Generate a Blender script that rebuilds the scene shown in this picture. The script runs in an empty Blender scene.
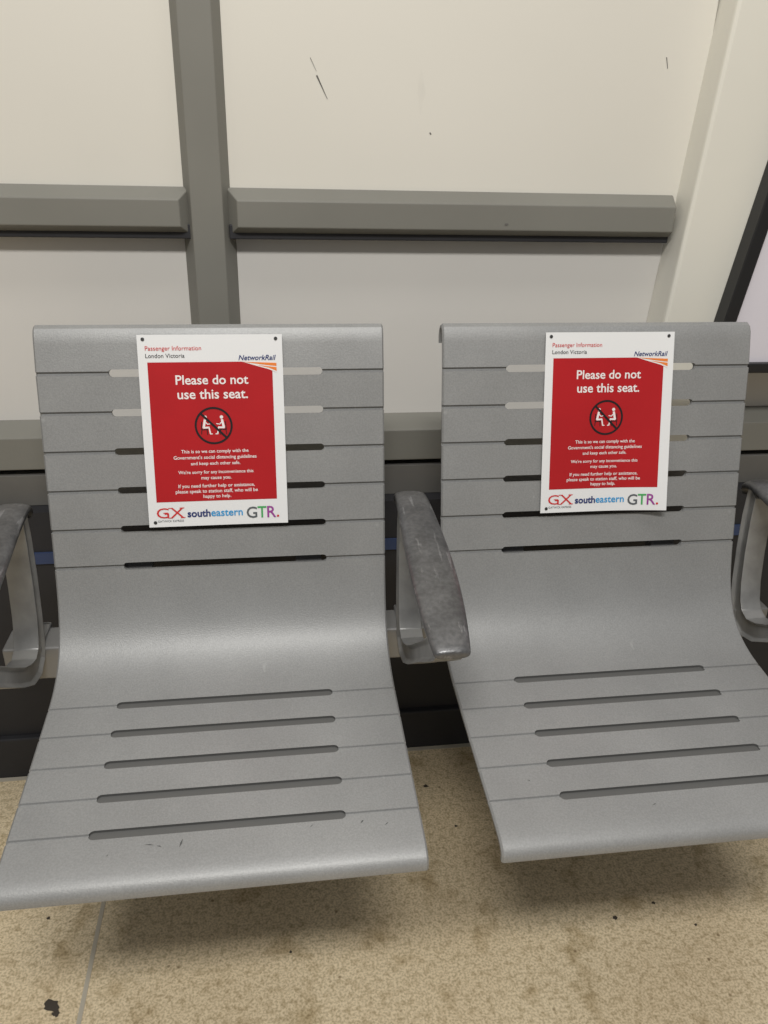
import bpy, bmesh, random
from math import *
from mathutils import Vector, Matrix
random.seed(4)
sc=bpy.context.scene
sc.view_settings.view_transform='Standard'
sc.view_settings.look='None'

# ---------------------------------------------------------------- materials
def mat(name,col,rough=.5,metal=0.,spec=.5,noise=None,bump=None,coat=0.,fine=None,scr=None):
    m=bpy.data.materials.new(name); m.use_nodes=True
    nt=m.node_tree; b=nt.nodes['Principled BSDF']
    b.inputs['Base Color'].default_value=(*col,1); b.inputs['Roughness'].default_value=rough
    b.inputs['Metallic'].default_value=metal; b.inputs['Specular IOR Level'].default_value=spec
    b.inputs['Coat Weight'].default_value=coat
    tc=nt.nodes.new('ShaderNodeTexCoord')
    def ns(s,d=6,vec=None):
        n=nt.nodes.new('ShaderNodeTexNoise'); n.inputs['Scale'].default_value=s; n.inputs['Detail'].default_value=d
        nt.links.new(vec or tc.outputs['Object'],n.inputs['Vector']); return n
    def mul(out,src,p0,p1,a,c):
        r3=nt.nodes.new('ShaderNodeValToRGB'); r3.color_ramp.elements[0].position=p0; r3.color_ramp.elements[1].position=p1
        r3.color_ramp.elements[0].color=(a,a,a,1); r3.color_ramp.elements[1].color=(c,c,c,1)
        nt.links.new(src,r3.inputs['Fac'])
        x=nt.nodes.new('ShaderNodeMixRGB'); x.blend_type='MULTIPLY'; x.inputs[0].default_value=1
        nt.links.new(out,x.inputs[1]); nt.links.new(r3.outputs[0],x.inputs[2]); return x.outputs[0]
    if noise:
        sc_,amt=noise
        n=ns(sc_)
        r=nt.nodes.new('ShaderNodeValToRGB'); r.color_ramp.elements[0].position=.3; r.color_ramp.elements[1].position=.7
        r.color_ramp.elements[0].color=(*[c*(1-amt) for c in col],1); r.color_ramp.elements[1].color=(*[min(1,c*(1+amt)) for c in col],1)
        nt.links.new(n.outputs['Fac'],r.inputs['Fac']); out=r.outputs['Color']
        if fine: out=mul(out,ns(fine[0],3).outputs['Fac'],.35,.65,1-fine[1],1+fine[1])
        if scr:
            mp=nt.nodes.new('ShaderNodeMapping'); mp.inputs['Scale'].default_value=scr[0]; mp.inputs['Rotation'].default_value=(0,0,.3)
            nt.links.new(tc.outputs['Object'],mp.inputs['Vector'])
            out=mul(out,ns(1,6,mp.outputs[0]).outputs['Fac'],scr[1],scr[1]+.06,1,scr[2])
        nt.links.new(out,b.inputs['Base Color'])
    if bump:
        s2,st=bump
        n2=ns(s2,3)
        bp=nt.nodes.new('ShaderNodeBump'); bp.inputs['Strength'].default_value=st; bp.inputs['Distance'].default_value=.002
        nt.links.new(n2.outputs['Fac'],bp.inputs['Height']); nt.links.new(bp.outputs['Normal'],b.inputs['Normal'])
    return m
M_seat=mat('seat_powder_coat',(.272,.274,.272),.45,.18,.45,(9,.06),(600,.16),fine=(420,.07),scr=((60,9,60),.70,1.18))
M_slot=mat('seat_groove',(.105,.105,.102),.6,.1)
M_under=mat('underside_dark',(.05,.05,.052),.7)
M_arm=mat('cast_aluminium',(.125,.125,.128),.36,.55,.5,(25,.25),(300,.10),fine=(160,.15),scr=((90,14,90),.60,1.8))
M_armleg=mat('cast_aluminium_leg',(.31,.31,.305),.42,.4,.5,(25,.2),(300,.08))
M_beam=mat('beam_steel',(.26,.26,.26),.5,.3)
M_trim=mat('grey_trim',(.200,.195,.172),.5,0,.4,(4,.06))
M_trimdk=mat('grey_trim_dark',(.13,.125,.115),.6,0,.3,(6,.15))
M_panelU=mat('cream_panel',(.70,.675,.61),.45,0,.3,(1.5,.03),scr=((20,20,5),.70,.93))
M_panelL=mat('cream_panel_lower',(.65,.63,.595),.5,0,.3,(2,.03))
M_post=mat('cream_post',(.73,.71,.635),.4,0,.4,(3,.03))
M_black=mat('black_plastic',(.012,.012,.013),.4)
M_dark=mat('dark_panel_and_shadow',(.022,.022,.025),.6,0,.4,(6,.2))
M_blue=mat('blue_strip',(.03,.05,.12),.5)
M_poster=mat('poster_white',(.74,.71,.77),.3)
M_paper=mat('paper_white',(.76,.765,.77),.32,0,.4)
M_red=mat('print_red',(.42,.012,.016),.34,0,.4,(14,.05))
M_ink=mat('print_black',(.012,.01,.012),.35)
M_white=mat('print_white',(.82,.78,.77),.35)
M_redtx=mat('print_red_text',(.58,.03,.03),.35)
M_navy=mat('print_navy',(.02,.035,.15),.35)
M_sky=mat('print_light_blue',(.03,.30,.62),.35)
M_orange=mat('print_orange',(.80,.22,.04),.35)
M_grey=mat('print_grey',(.10,.11,.12),.35)
M_green=mat('print_green',(.06,.35,.10),.35)
M_purple=mat('print_purple',(.30,.05,.28),.35)
M_stain=mat('floor_stain',(.05,.04,.03),.8)
M_strip=mat('metal_strip',(.50,.46,.38),.45,.2)
M_scuff=mat('scuff_mark',(.08,.08,.08),.7)
M_pin=mat('screw_head',(.07,.07,.07),.4,.6)

def floor_mat():
    m=bpy.data.materials.new('terrazzo_floor'); m.use_nodes=True
    nt=m.node_tree; N=nt.nodes; L=nt.links; b=N['Principled BSDF']; b.inputs['Roughness'].default_value=.42
    tc=N.new('ShaderNodeTexCoord')
    def noise(s,d=5):
        n=N.new('ShaderNodeTexNoise'); n.inputs['Scale'].default_value=s; n.inputs['Detail'].default_value=d
        L.new(tc.outputs['Object'],n.inputs['Vector']); return n
    def ramp(src,p0,p1,c0,c1):
        r=N.new('ShaderNodeValToRGB'); e=r.color_ramp.elements; e[0].position=p0;e[1].position=p1;e[0].color=(*c0,1);e[1].color=(*c1,1)
        L.new(src,r.inputs['Fac']); return r
    def mix(a,bb,mode='MULTIPLY',f=1.):
        x=N.new('ShaderNodeMixRGB'); x.blend_type=mode; x.inputs[0].default_value=f
        L.new(a,x.inputs[1]); L.new(bb,x.inputs[2]); return x
    base=ramp(noise(3.5).outputs['Fac'],.3,.7,(.64,.52,.345),(.74,.625,.435))
    fine=ramp(noise(260,4).outputs['Fac'],.36,.58,(.70,.68,.63),(1.07,1.07,1.07))
    med=ramp(noise(90,5).outputs['Fac'],.36,.50,(.78,.76,.71),(1.02,1.02,1.02))
    v2=N.new('ShaderNodeTexVoronoi'); v2.inputs['Scale'].default_value=22; L.new(tc.outputs['Object'],v2.inputs['Vector'])
    spots=ramp(v2.outputs['Distance'],.035,.075,(.32,.27,.2),(1,1,1))
    dirt=ramp(noise(13,10).outputs['Fac'],.32,.44,(.70,.66,.58),(1,1,1))
    c=mix(base.outputs[0],fine.outputs[0]); c=mix(c.outputs[0],med.outputs[0]); c=mix(c.outputs[0],spots.outputs[0],f=.8); c=mix(c.outputs[0],dirt.outputs[0])
    L.new(c.outputs[0],b.inputs['Base Color'])
    return m
M_floor=floor_mat()

# ---------------------------------------------------------------- helpers
def obj_from_bm(name,bm,mats,smooth=None,parent=None):
    me=bpy.data.meshes.new(name); bm.normal_update(); bm.to_mesh(me); bm.free()
    for m in mats: me.materials.append(m)
    o=bpy.data.objects.new(name,me); sc.collection.objects.link(o)
    if smooth is not None:
        for p in me.polygons: p.use_smooth=True
        me.set_sharp_from_angle(angle=radians(smooth))
    if parent: o.parent=parent
    return o
def hexa(bm,pts,mi=0):
    v=[bm.verts.new(p) for p in pts]
    for f in ((3,2,1,0),(4,5,6,7),(0,1,5,4),(1,2,6,5),(2,3,7,6),(3,0,4,7)):
        bm.faces.new([v[i] for i in f]).material_index=mi
def box(bm,x0,x1,y0,y1,z0,z1,mi=0,k=0,zr=0):
    s=lambda z:k*(z-zr)
    hexa(bm,[(x0+s(z0),y0,z0),(x1+s(z0),y0,z0),(x1+s(z0),y1,z0),(x0+s(z0),y1,z0),(x0+s(z1),y0,z1),(x1+s(z1),y0,z1),(x1+s(z1),y1,z1),(x0+s(z1),y1,z1)],mi)
def frustum(bm,x0,x1,z0,z1,yb,yf,ch,mi=0,cl=None,cr=None):
    cl=ch if cl is None else cl; cr=ch if cr is None else cr
    b=[(x0,yb,z0),(x1,yb,z0),(x1,yb,z1),(x0,yb,z1)]
    f=[(x0+cl,yf,z0+ch),(x1-cr,yf,z0+ch),(x1-cr,yf,z1-ch),(x0+cl,yf,z1-ch)]
    hexa(bm,b+f,mi)
    bmesh.ops.recalc_face_normals(bm,faces=bm.faces)
def bevel_mod(o,w,seg=2):
    m=o.modifiers.new('bevel','BEVEL'); m.width=w; m.segments=seg; m.limit_method='ANGLE'; m.angle_limit=radians(25)

# ---------------------------------------------------------------- room shell
bm=bmesh.new(); box(bm,-3,4,-4,.36,-.05,0); floor=obj_from_bm('floor',bm,[M_floor])
bm=bmesh.new()
box(bm,-3,4,.345,.45,0,2.9,2)
YU,YL=.322,.334
for (a,b_) in ((-3,.24),(.24,1.06),(1.06,4)):
    box(bm,a+.002,b_-.002,YU,.345,1.10,2.9,0)
    box(bm,a+.002,b_-.002,YL,.345,.70,1.10,1)
box(bm,-3,4,.26,.345,0,.60,2)
box(bm,-3,4,.256,.262,.497,.520,3)
wall=obj_from_bm('wall_back',bm,[M_panelU,M_panelL,M_dark,M_blue])
# hairline scratches and a chip on the wall
bm=bmesh.new()
def mark(pts_,y):
    f=bm.faces.new([bm.verts.new((a,y,b)) for a,b in pts_])
mark([(.417,1.306),(.4195,1.3065),(.435,1.274),(.4345,1.2735)],.3214)
mark([(.408,1.330),(.409,1.330),(.418,1.312),(.4175,1.312)],.3214)
mark([(.730,1.0935),(.733,1.092),(.737,1.0935),(.736,1.0955),(.731,1.0955)],.2893)
mark([(.52,.90),(.5215,.9003),(.531,.8895),(.5305,.889)],.3334)
mark([(.985,1.35),(.9865,1.35),(.991,1.334),(.990,1.334)],.3214)
mark([(.60,1.23),(.602,1.2305),(.604,1.228),(.602,1.227)],.3214)
obj_from_bm('wall_scratches',bm,[M_trimdk],parent=wall)
bm=bmesh.new(); frustum(bm,.196,.282,.72,2.9,.335,.296,.018)
o=obj_from_bm('trim_1',bm,[M_trim]); bevel_mod(o,.0015)
bm=bmesh.new()
def rail(bm,x0,x1,z0,z1,**k):
    box(bm,x0+.002,x1-.002,.306,.335,z0-.003,z0+.02,1)  # near-black strip paints in the shadow line under the rail
    frustum(bm,x0,x1,z0,z1,.318,.290,.017,0,**k)
    box(bm,x0,x1,.318,.335,z0,z1,0)
rail(bm,-3,.213,1.067,1.142); rail(bm,.270,1.036,1.067,1.142,cr=.004)
o=obj_from_bm('trim_2',bm,[M_trim,M_dark]); bevel_mod(o,.0015)
bm=bmesh.new(); frustum(bm,-3,4,.655,.750,.335,.285,.018,0); box(bm,-3,4,.290,.345,.60,.66,1)
o=obj_from_bm('trim_3',bm,[M_trim,M_trimdk]); bevel_mod(o,.0015)
bm=bmesh.new(); box(bm,-3,4,.246,.262,0,.10,0)
o=obj_from_bm('baseboard_back',bm,[M_dark]); bevel_mod(o,.003)

bm=bmesh.new(); box(bm,1.034,1.20,.262,.336,.66,2.9,0,.055,.95)
o=obj_from_bm('cream_column',bm,[M_post]); bevel_mod(o,.006,3)
disp=bpy.data.objects.new('poster_display_case',None); sc.collection.objects.link(disp)
bm=bmesh.new()
def lb(bm,x0,x1,y0,y1,z0,z1,mi=0): box(bm,x0,x1,y0,y1,z0,z1,mi,.14,.94)
lb(bm,1.126,1.150,.228,.262,.848,1.9); lb(bm,1.82,1.85,.228,.262,.848,1.9)
lb(bm,1.150,1.82,.228,.262,.848,.866); lb(bm,1.150,1.82,.228,.262,1.88,1.9)
o=obj_from_bm('case_frame',bm,[M_black],parent=disp); bevel_mod(o,.002)
bm=bmesh.new(); lb(bm,1.150,1.82,.240,.262,.866,1.88)
obj_from_bm('poster_sheet',bm,[M_poster],parent=disp)

bm=bmesh.new(); box(bm,.004,.011,-4,.245,-.002,.0012)
box(bm,-3,4,.236,.246,-.002,.0015)
obj_from_bm('trim_4',bm,[M_strip])
bm=bmesh.new()
def blob(x,y,r,z=.0011):
    n=18; vs=[]
    for i in range(n):
        a=2*pi*i/n; q=r*random.uniform(.6,1.15); vs.append(bm.verts.new((x+q*cos(a)*1.1,y+q*sin(a),z)))
    c=bm.verts.new((x,y,z+.0005))
    for i in range(n): bm.faces.new((vs[i],vs[(i+1)%n],c))
for s in ((-.039,-.257,.012),(-.03,-.27,.006),(.894,-.211,.0045),(.975,-.19,.0035),(.33,-.21,.0025),(1.03,-.24,.003),(.62,.13,.005),(.66,.02,.003),(-.08,-.1,.003)): blob(*s)
obj_from_bm('floor_stains',bm,[M_stain],parent=floor)

# ---------------------------------------------------------------- seat
W=.5; D=.5899
G=[(.0673,.9083),(.0544,.8529),(.0412,.7974),(.0276,.7409),(.0136,.6839),(0,.6283)]
S=[(-.1406,.4783),(-.1948,.4733),(-.2497,.4685),(-.3047,.4644),(-.3594,.4608)]
def bez(p0,p1,p2,p3,n):
    return [tuple((1-t)**3*a+3*(1-t)**2*t*b+3*(1-t)*t*t*c+t**3*d for a,b,c,d in zip(p0,p1,p2,p3)) for t in [i/n for i in range(1,n+1)]]
raw=[(.112,.938),(.1145,.950),(.1120,.961),(.1055,.9685),(.0970,.9715),(.0890,.9680),(.0835,.9600),(.0795,.948)]
raw+=G
raw+=bez(G[-1],(-.022,.538),(-.046,.4870),S[0],18)
raw+=S[1:]
raw+=[(-.395,.4578),(-.412,.4555),(-.422,.4520),(-.4285,.4470),(-.4315,.441),(-.4315,.4335)]
gset=set(G+S)
def unit(a,b):
    d=(b[0]-a[0],b[1]-a[1]); l=hypot(*d); return (d[0]/l,d[1]/l)
pts=[]
for i,p in enumerate(raw):
    if p in gset:
        t=unit(raw[i-1],raw[i+1]); g,dd=(.0021,.0038) if p in G else (.0016,.0025)
        for s,dp in ((-g-.0008,0),(-g,dd),(g,dd),(g+.0008,0)):
            pts.append((p[0]+t[0]*s,p[1]+t[1]*s,dp,t))
    else:
        t=unit(raw[max(i-1,0)],raw[min(i+1,len(raw)-1)]); pts.append((p[0],p[1],0,t))
def nrm(t): return (-t[1],t[0])
TH=.009
def section(x,ins):
    top=[];bot=[]
    for (y,z,dp,t) in pts:
        n=nrm(t); top.append((x,y+n[0]*(dp+ins),z+n[1]*(dp+ins))); bot.append((x,y+n[0]*(TH-ins),z+n[1]*(TH-ins)))
    return top+bot[::-1]
def capsule(x0,x1,r,h0,h1,c,t,n):
    b=bmesh.new(); lo=[];hi=[]
    prof=[]
    for k in range(9): a=-pi/2+pi*k/8; prof.append((x1-r+r*cos(a),r*sin(a)))
    for k in range(9): a=pi/2+pi*k/8; prof.append((x0+r+r*cos(a),r*sin(a)))
    for (x,s) in prof:
        lo.append(b.verts.new((x,c[0]+t[0]*s+n[0]*h0,c[1]+t[1]*s+n[1]*h0)))
        hi.append(b.verts.new((x,c[0]+t[0]*s+n[0]*h1,c[1]+t[1]*s+n[1]*h1)))
    b.faces.new(lo[::-1]); b.faces.new(hi); m=len(lo)
    for k in range(m): b.faces.new((lo[k],lo[(k+1)%m],hi[(k+1)%m],hi[k]))
    bmesh.ops.recalc_face_normals(b,faces=b.faces)
    return b
def build_seat_mesh():
    bm=bmesh.new(); secs=[]
    for x,ins in ((0,.0025),(.0025,0),(W/2,0),(W-.0025,0),(W,.0025)):
        secs.append([bm.verts.new(p) for p in section(x,ins)])
    n=len(secs[0])
    for a,b in zip(secs,secs[1:]):
        for k in range(n): bm.faces.new((a[k],a[(k+1)%n],b[(k+1)%n],b[k]))
    m=n//2
    for s in (secs[0],secs[-1]):
        for k in range(m-1): bm.faces.new((s[k],s[k+1],s[n-2-k],s[n-1-k]))
    bmesh.ops.recalc_face_normals(bm,faces=bm.faces)
    o=obj_from_bm('tmp_shell',bm,[M_seat,M_slot])
    cm=bmesh.new(); tmp=bpy.data.meshes.new('t')
    for i,c in enumerate(G):
        a=G[max(i-1,0)];b_=G[min(i+1,5)]; t=unit(a,b_); q=capsule(.100,.408,.0056,-.02,.03,c,t,nrm(t)); q.to_mesh(tmp); q.free(); cm.from_mesh(tmp)
    for i,c in enumerate(S):
        a=S[max(i-1,0)];b_=S[min(i+1,4)]; t=unit(a,b_); q=capsule(.095,.406,.0066,-.02,.0040,c,t,nrm(t))
        for f in q.faces: f.material_index=1
        q.to_mesh(tmp); q.free(); cm.from_mesh(tmp)
    cut=obj_from_bm('tmp_cut',cm,[M_seat,M_slot])
    md=o.modifiers.new('b','BOOLEAN'); md.operation='DIFFERENCE'; md.solver='EXACT'; md.object=cut
    dg=bpy.context.evaluated_depsgraph_get(); me=bpy.data.meshes.new_from_object(o.evaluated_get(dg))
    bpy.data.objects.remove(o); bpy.data.objects.remove(cut)
    return me
shell_me=build_seat_mesh()
while len(shell_me.materials)<2: shell_me.materials.append(M_slot)
shell_me.materials.append(M_under); shell_me.materials.append(M_scuff)
def finish(scuffs):
    bm=bmesh.new(); bm.from_mesh(shell_me)
    for x in (.10,.36):
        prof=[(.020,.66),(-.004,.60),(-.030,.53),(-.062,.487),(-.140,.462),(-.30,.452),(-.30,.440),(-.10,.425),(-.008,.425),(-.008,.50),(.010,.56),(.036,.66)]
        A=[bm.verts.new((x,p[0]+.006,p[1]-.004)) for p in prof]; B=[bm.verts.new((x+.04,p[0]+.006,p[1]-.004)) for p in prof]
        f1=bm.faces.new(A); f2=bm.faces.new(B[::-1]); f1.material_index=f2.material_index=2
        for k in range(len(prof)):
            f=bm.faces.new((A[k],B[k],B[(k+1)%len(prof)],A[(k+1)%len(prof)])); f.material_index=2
    zz=lambda y:.4608+(y+.3594)*.084+.0004
    for (x0,y0,x1,y1,w) in scuffs:
        dx,dy=x1-x0,y1-y0; l=hypot(dx,dy); nx,ny=-dy/l*w/2,dx/l*w/2
        q=[(x0-nx,y0-ny),((x0+x1)/2-nx*.8+.0007,(y0+y1)/2-ny),(x1-nx*.2,y1-ny*.2),(x1+nx*.2,y1+ny*.2),((x0+x1)/2+nx*.6+.0007,(y0+y1)/2+ny*.7)]
        f=bm.faces.new([bm.verts.new((a,b,zz(b))) for a,b in q]); f.material_index=3
        f.normal_update()
        if f.normal.z<0: f.normal_flip()
    me=bpy.data.meshes.new('station_seat'); bm.to_mesh(me); bm.free()
    for m in shell_me.materials: me.materials.append(m)
    for p in me.polygons: p.use_smooth=True
    me.set_sharp_from_angle(angle=radians(28))
    return me
sc1=((.203,-.386,.2075,-.376,.0032),(.163,-.378,.174,-.3805,.0016),(.178,-.381,.183,-.384,.0018),(.422,-.374,.427,-.3705,.0024),(.452,-.380,.457,-.377,.0016),(.36,-.374,.364,-.371,.0012),(.12,-.39,.123,-.388,.0012))
sc2=((.21,-.385,.216,-.384,.0014),(.06,-.33,.063,-.332,.0014))
for i,s in enumerate((sc1,sc2)):
    o=bpy.data.objects.new('station_seat',finish(s)); sc.collection.objects.link(o); o.location=(D*i,0,0)

# beam & legs
bm=bmesh.new(); box(bm,-.10,1.19,.0,.06,.428,.488)
for x in (.22,.83):
    box(bm,x,x+.06,.008,.052,.01,.43); box(bm,x-.01,x+.07,-.06,.18,0,.014)
o=obj_from_bm('bench_support_frame',bm,[M_beam]); bevel_mod(o,.004,3)

# ---------------------------------------------------------------- armrests
def armrest(xc):
    root=bpy.data.objects.new('armrest',None); sc.collection.objects.link(root); root.location=(xc,0,0)
    outer=[(.034,.712),(.034,.66),(.028,.60),(.018,.54),(.008,.50),(-.004,.474),(-.034,.462),(-.072,.472),(-.11,.497),(-.15,.528),(-.20,.568),(-.25,.604),(-.285,.632),(-.300,.652)]
    inner=[(.010,.700),(.008,.66),(.001,.60),(-.008,.55),(-.018,.520),(-.028,.506),(-.045,.500),(-.068,.507),(-.095,.522),(-.13,.548),(-.17,.580),(-.21,.611),(-.24,.638),(-.25,.658)]
    bm=bmesh.new(); w=.019
    v=[[bm.verts.new((sx*w,p[0],p[1])) for p in lst] for sx in (-1,1) for lst in (outer,inner)]
    side=[]
    n=len(outer)
    for k in range(n-1):
        side.append(bm.faces.new((v[0][k],v[0][k+1],v[1][k+1],v[1][k])))
    L=side; side=[]
    for k in range(n-1):
        side.append(bm.faces.new((v[2][k],v[3][k],v[3][k+1],v[2][k+1])))
        bm.faces.new((v[0][k],v[2][k],v[2][k+1],v[0][k+1]))
        bm.faces.new((v[1][k],v[1][k+1],v[3][k+1],v[3][k]))
    R=side
    bm.faces.new((v[0][0],v[1][0],v[3][0],v[2][0])); bm.faces.new((v[0][-1],v[2][-1],v[3][-1],v[1][-1]))
    bmesh.ops.recalc_face_normals(bm,faces=bm.faces)
    for fs in (L,R):
        bmesh.ops.inset_region(bm,faces=fs,thickness=.0055,depth=-.007)
    o=obj_from_bm('arm_loop',bm,[M_armleg],smooth=30,parent=root); bevel_mod(o,.0015)
    bm=bmesh.new(); box(bm,-.014,.014,-.006,.066,.474,.493); box(bm,-.014,.014,.058,.068,.43,.493)
    o=obj_from_bm('arm_clamp',bm,[M_beam],parent=root); bevel_mod(o,.003,2)
    st=[(.050,.692,.019,.006),(.050,.707,.0225,.011),(.043,.718,.0245,.014),(.024,.7245,.0255,.015),(-.02,.7225,.027,.016),(-.08,.716,.0300,.017),(-.14,.7065,.0325,.017),(-.20,.6935,.0325,.016),(-.25,.680,.0300,.015),(-.285,.6695,.0265,.013),(-.305,.663,.024,.012),(-.311,.660,.0225,.009)]
    bm=bmesh.new(); rings=[]
    for (y,z,hw,th) in st:
        r=[]
        for k in range(20):
            a=2*pi*k/20; ca,sa=cos(a),sin(a)
            x=hw*copysign(abs(ca)**.5,ca); q=th*.5*copysign(abs(sa)**.7,sa)
            q+= (.003*(1-(x/hw)**2) if sa>0 else 0)
            r.append(bm.verts.new((x,y,z-th*.5+q)))
        rings.append(r)
    for a,b in zip(rings,rings[1:]):
        for k in range(20): bm.faces.new((a[k],a[(k+1)%20],b[(k+1)%20],b[k]))
    bm.faces.new(rings[0]); bm.faces.new(rings[-1][::-1])
    bmesh.ops.recalc_face_normals(bm,faces=bm.faces)
    o=obj_from_bm('arm_pad',bm,[M_arm],smooth=60,parent=root)
    s=o.modifiers.new('s','SUBSURF'); s.levels=1; s.render_levels=2
for xc in (-.053,.541,1.135): armrest(xc)

# ---------------------------------------------------------------- signs
SW,SH=.206,.2815
tdir=Vector((0,.0864,.9719-.6283)).normalized()
xdir=Vector((1,0,0)); ndir=xdir.cross(tdir).normalized()
if ndir.y>0: ndir=-ndir
def sign(x0,curl):
    mats=[M_paper,M_red,M_ink,M_white,M_redtx,M_navy,M_sky,M_orange,M_grey,M_green,M_purple,M_pin]
    bm=bmesh.new()
    def grid(u0,u1,v0,v1,h,mi,nu=24,nv=24):
        vs=[[bm.verts.new((u0+(u1-u0)*i/nu,v0+(v1-v0)*j/nv,h)) for i in range(nu+1)] for j in range(nv+1)]
        for j in range(nv):
            for i in range(nu):
                f=bm.faces.new((vs[j][i],vs[j][i+1],vs[j+1][i+1],vs[j+1][i])); f.material_index=mi
        return vs
    H=SH
    def V(f): return H*(1-f)
    def U(f): return SW*f
    front=grid(0,SW,0,H,.0011,0); back=grid(0,SW,0,H,0,0)
    for ring in ('b','t','l','r'):
        for i in range(24):
            if ring=='b': q=(front[0][i],front[0][i+1],back[0][i+1],back[0][i])
            if ring=='t': q=(front[24][i],front[24][i+1],back[24][i+1],back[24][i])
            if ring=='l': q=(front[i][0],front[i+1][0],back[i+1][0],back[i][0])
            if ring=='r': q=(front[i][24],front[i+1][24],back[i+1][24],back[i][24])
            bm.faces.new(q)
    grid(U(.062),U(.925),V(.866),V(.138),.0014,1)
    def text(s,cx,cy,width,mi,bold=0.,shear=0,h=.0018,left=False,height=None):
        cu=bpy.data.curves.new('t','FONT'); cu.body=s; cu.size=1; cu.offset=bold; cu.shear=shear; cu.resolution_u=3
        ob=bpy.data.objects.new('t',cu); sc.collection.objects.link(ob)
        dg=bpy.context.evaluated_depsgraph_get(); me=bpy.data.meshes.new_from_object(ob.evaluated_get(dg))
        xs=[v.co.x for v in me.vertices]; ys=[v.co.y for v in me.vertices]
        k=width/(max(xs)-min(xs)); ky=k if height is None else height/(max(ys)-min(ys))
        vs=[bm.verts.new((cx+(v.co.x-(min(xs) if left else (min(xs)+max(xs))/2))*k, cy+v.co.y*ky, h)) for v in me.vertices]
        for p in me.polygons:
            try: f=bm.faces.new([vs[i] for i in p.vertices]); f.material_index=mi
            except ValueError: pass
        bpy.data.objects.remove(ob)
    def poly(pp,mi,h=.0018):
        f=bm.faces.new([bm.verts.new((a,b,h)) for a,b in pp]); f.material_index=mi
    def disc(cx,cy,r,mi,h,n=28):
        poly([(cx+r*cos(2*pi*k/n),cy+r*sin(2*pi*k/n)) for k in range(n)],mi,h)
    def ring(cx,cy,r0,r1,mi,h,n=48):
        a=[bm.verts.new((cx+r0*cos(2*pi*k/n),cy+r0*sin(2*pi*k/n),h)) for k in range(n)]
        b=[bm.verts.new((cx+r1*cos(2*pi*k/n),cy+r1*sin(2*pi*k/n),h)) for k in range(n)]
        for k in range(n):
            f=bm.faces.new((a[k],b[k],b[(k+1)%n],a[(k+1)%n])); f.material_index=mi
    def bar(x0,y0,x1,y1,w,mi,h):
        dx,dy=x1-x0,y1-y0; l=hypot(dx,dy); nx,ny=-dy/l*w/2,dx/l*w/2
        poly([(x0-nx,y0-ny),(x1-nx,y1-ny),(x1+nx,y1+ny),(x0+nx,y0+ny)],mi,h)
    text('Passenger Information',U(.052),V(.078),.079,4,0,left=True)
    text('London Victoria',U(.052),V(.115),.055,2,0,left=True)
    text('NetworkRail',U(.69),V(.130),.054,5,.012,.25,left=True)
    poly([(U(.71),V(.137)),(U(.925),V(.137)),(U(.955),V(.150)),(U(.955),V(.195)),(U(.90),V(.178)),(U(.80),V(.157))],3,.0016)
    poly([(U(.72),V(.139)),(U(.955),V(.146)),(U(.955),V(.162)),(U(.85),V(.153))],7,.0019)
    poly([(U(.82),V(.156)),(U(.955),V(.168)),(U(.955),V(.187)),(U(.90),V(.170))],7,.0019)
    text('Please do not',U(.500),V(.251),.104,3,.014)
    text('use this seat.',U(.500),V(.325),.101,3,.014)
    cx,cy,R=U(.495),V(.466),.0275
    ring(cx,cy,R-.0030,R,2,.0019)
    for s in (-1,1):
        X=lambda a: cx+s*a
        disc(X(.0118),cy+.0125,.0025,3,.0017,16)
        bar(X(.0122),cy+.0092,X(.0148),cy-.0035,.0034,3,.0017)
        bar(X(.0155),cy-.0030,X(.0062),cy-.0025,.0026,3,.0017)
        bar(X(.0070),cy-.0020,X(.0052),cy-.0120,.0020,3,.0017)
        bar(X(.0060),cy-.0120,X(.0022),cy-.0122,.0015,3,.0017)
        bar(X(.0122),cy+.0062,X(.0085),cy+.0018,.0014,3,.0017)
        bar(X(.0088),cy+.0020,X(.0040),cy+.0030,.0013,3,.0017)
        bar(X(.0172),cy+.0060,X(.0180),cy-.0060,.0013,2,.00172)
        bar(X(.0182),cy-.0058,X(.0085),cy-.0056,.0014,2,.00172)
        bar(X(.0174),cy-.0060,X(.0182),cy-.0125,.0012,2,.00172)
        bar(X(.0098),cy-.0060,X(.0092),cy-.0135,.0012,2,.00172)
    q=(R-.002)*cos(pi/4); bar(cx-q,cy+q,cx+q,cy-q,.0032,2,.00195)
    lines=[('This is so we can comply with the',.612,.098),("Government's social distancing guidelines",.644,.121),('and keep each other safe.',.676,.072),
           ("We're sorry for any inconvenience this",.722,.110),('may cause you.',.753,.044),
           ('If you need further help or assistance,',.796,.112),('please speak to station staff, who will be',.825,.121),('happy to help.',.853,.041)]
    for s,f,w in lines: text(s,U(.495),V(f-.004),w,3,.010)
    text('GX',U(.155),V(.952),.040,4,.0,height=.0155)
    for (u,v) in ((.152,.952),(.243,.952),(.158,.899),(.238,.899)): bar(U(u)-.0035,V(v),U(u)+.0035,V(v),.0011,4,.0019)
    bar(U(.118)-.003,V(.924),U(.118)+.004,V(.924),.0011,4,.0019)
    text('GATWICK EXPRESS',U(.155),V(.974),.038,8,0,h=.0018)
    text('south',U(.275),V(.950),.034,5,.028,left=True)
    text('eastern',U(.444),V(.950),.047,6,.015,left=True)
    text('G',U(.700),V(.966),.0158,8,.01,left=True,height=.0175); text('T',U(.780),V(.966),.0135,9,.01,left=True,height=.0175)
    text('R',U(.850),V(.966),.0135,10,.01,left=True,height=.0175); disc(U(.928),V(.960),.0018,4,.0018,12)
    for (a,b_) in ((.04,.022),(.955,.022),(.045,.975)):
        disc(U(a),V(b_),.0026,11,.0019,14)
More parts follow.
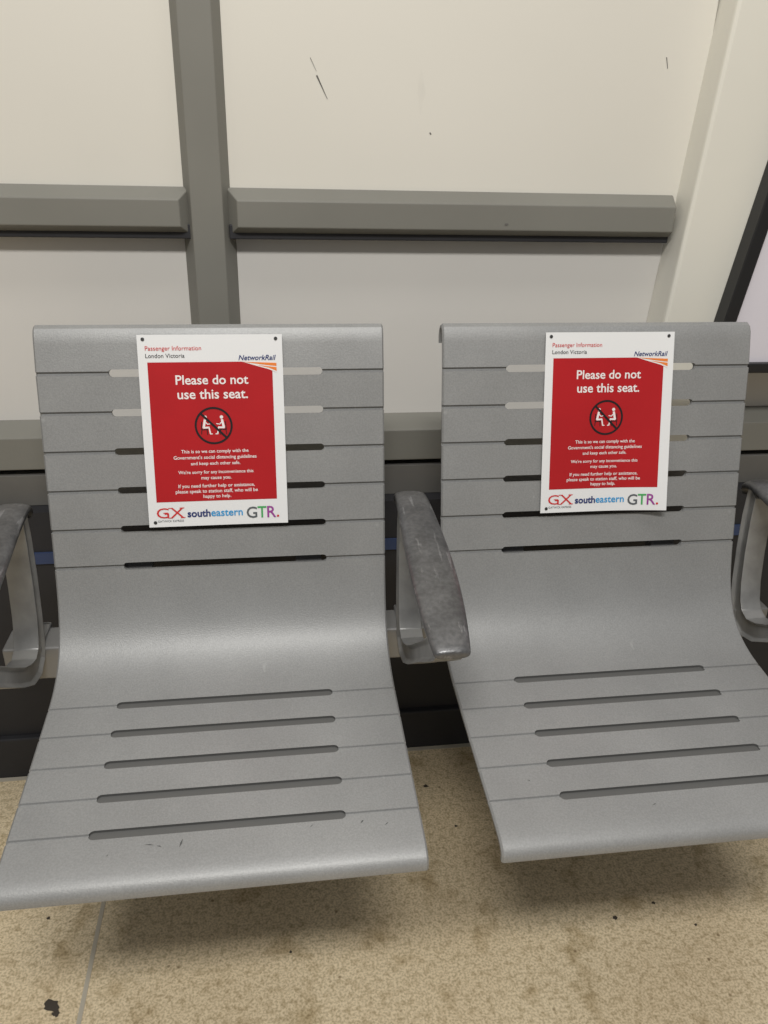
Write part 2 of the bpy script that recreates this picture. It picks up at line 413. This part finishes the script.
    bmesh.ops.triangulate(bm,faces=[f for f in bm.faces if len(f.verts)>4])
    for f in bm.faces:
        f.normal_update()
        if f.material_index!=0 and f.normal.z<0: f.normal_flip()
    base=Vector((x0,.0136,.6839))+tdir*(.0030)+ndir*.0045
    for v in bm.verts:
        u,w,h=v.co
        a=u/SW; b=1-w/H
        bend=curl*(max(0,a-.45)/.55)**2*(.25+.75*b) + .0010*sin(a*3+b*2)
        v.co=base+xdir*u+tdir*w+ndir*(h+bend)
    return obj_from_bm('distancing_notice',bm,mats)
sign(.1435,.002)
sign(.7495,.015)

# ---------------------------------------------------------------- lights
def area(name,loc,size,power,col,target):
    l=bpy.data.lights.new(name,'AREA'); l.shape='RECTANGLE'; l.size,l.size_y=size; l.energy=power; l.color=col
    o=bpy.data.objects.new(name,l); sc.collection.objects.link(o); o.location=loc
    o.rotation_euler=(Vector(target)-Vector(loc)).to_track_quat('-Z','Y').to_euler()
area('ceiling_light',(.25,-1.8,3.0),(1.2,.35),70,(1,.98,.945),(.3,-1.2,0))
area('ceiling_light',(.45,-.45,3.0),(2.2,.3),13,(1,.975,.93),(.45,-.45,0))
w=bpy.data.worlds.new('world'); sc.world=w; w.use_nodes=True
w.node_tree.nodes['Background'].inputs[0].default_value=(1,.985,.96,1); w.node_tree.nodes['Background'].inputs[1].default_value=.21

# ---------------------------------------------------------------- camera
yaw,pit,roll,f=.1456,.4511,.0283,797.4
F=Vector((sin(yaw)*cos(pit),cos(yaw)*cos(pit),-sin(pit))); R0=Vector((cos(yaw),-sin(yaw),0)); U0=R0.cross(F)
R=R0*cos(roll)+U0*sin(roll); U_=-R0*sin(roll)+U0*cos(roll)
cd=bpy.data.cameras.new('camera'); cam=bpy.data.objects.new('camera',cd); sc.collection.objects.link(cam)
m=Matrix((R,U_,-F)).transposed().to_4x4(); m.translation=(.3362,-1.0912,1.2386); cam.matrix_world=m
cd.sensor_fit='VERTICAL'; cd.sensor_height=24; cd.lens=24*f/1024; cd.clip_start=.02
sc.camera=cam
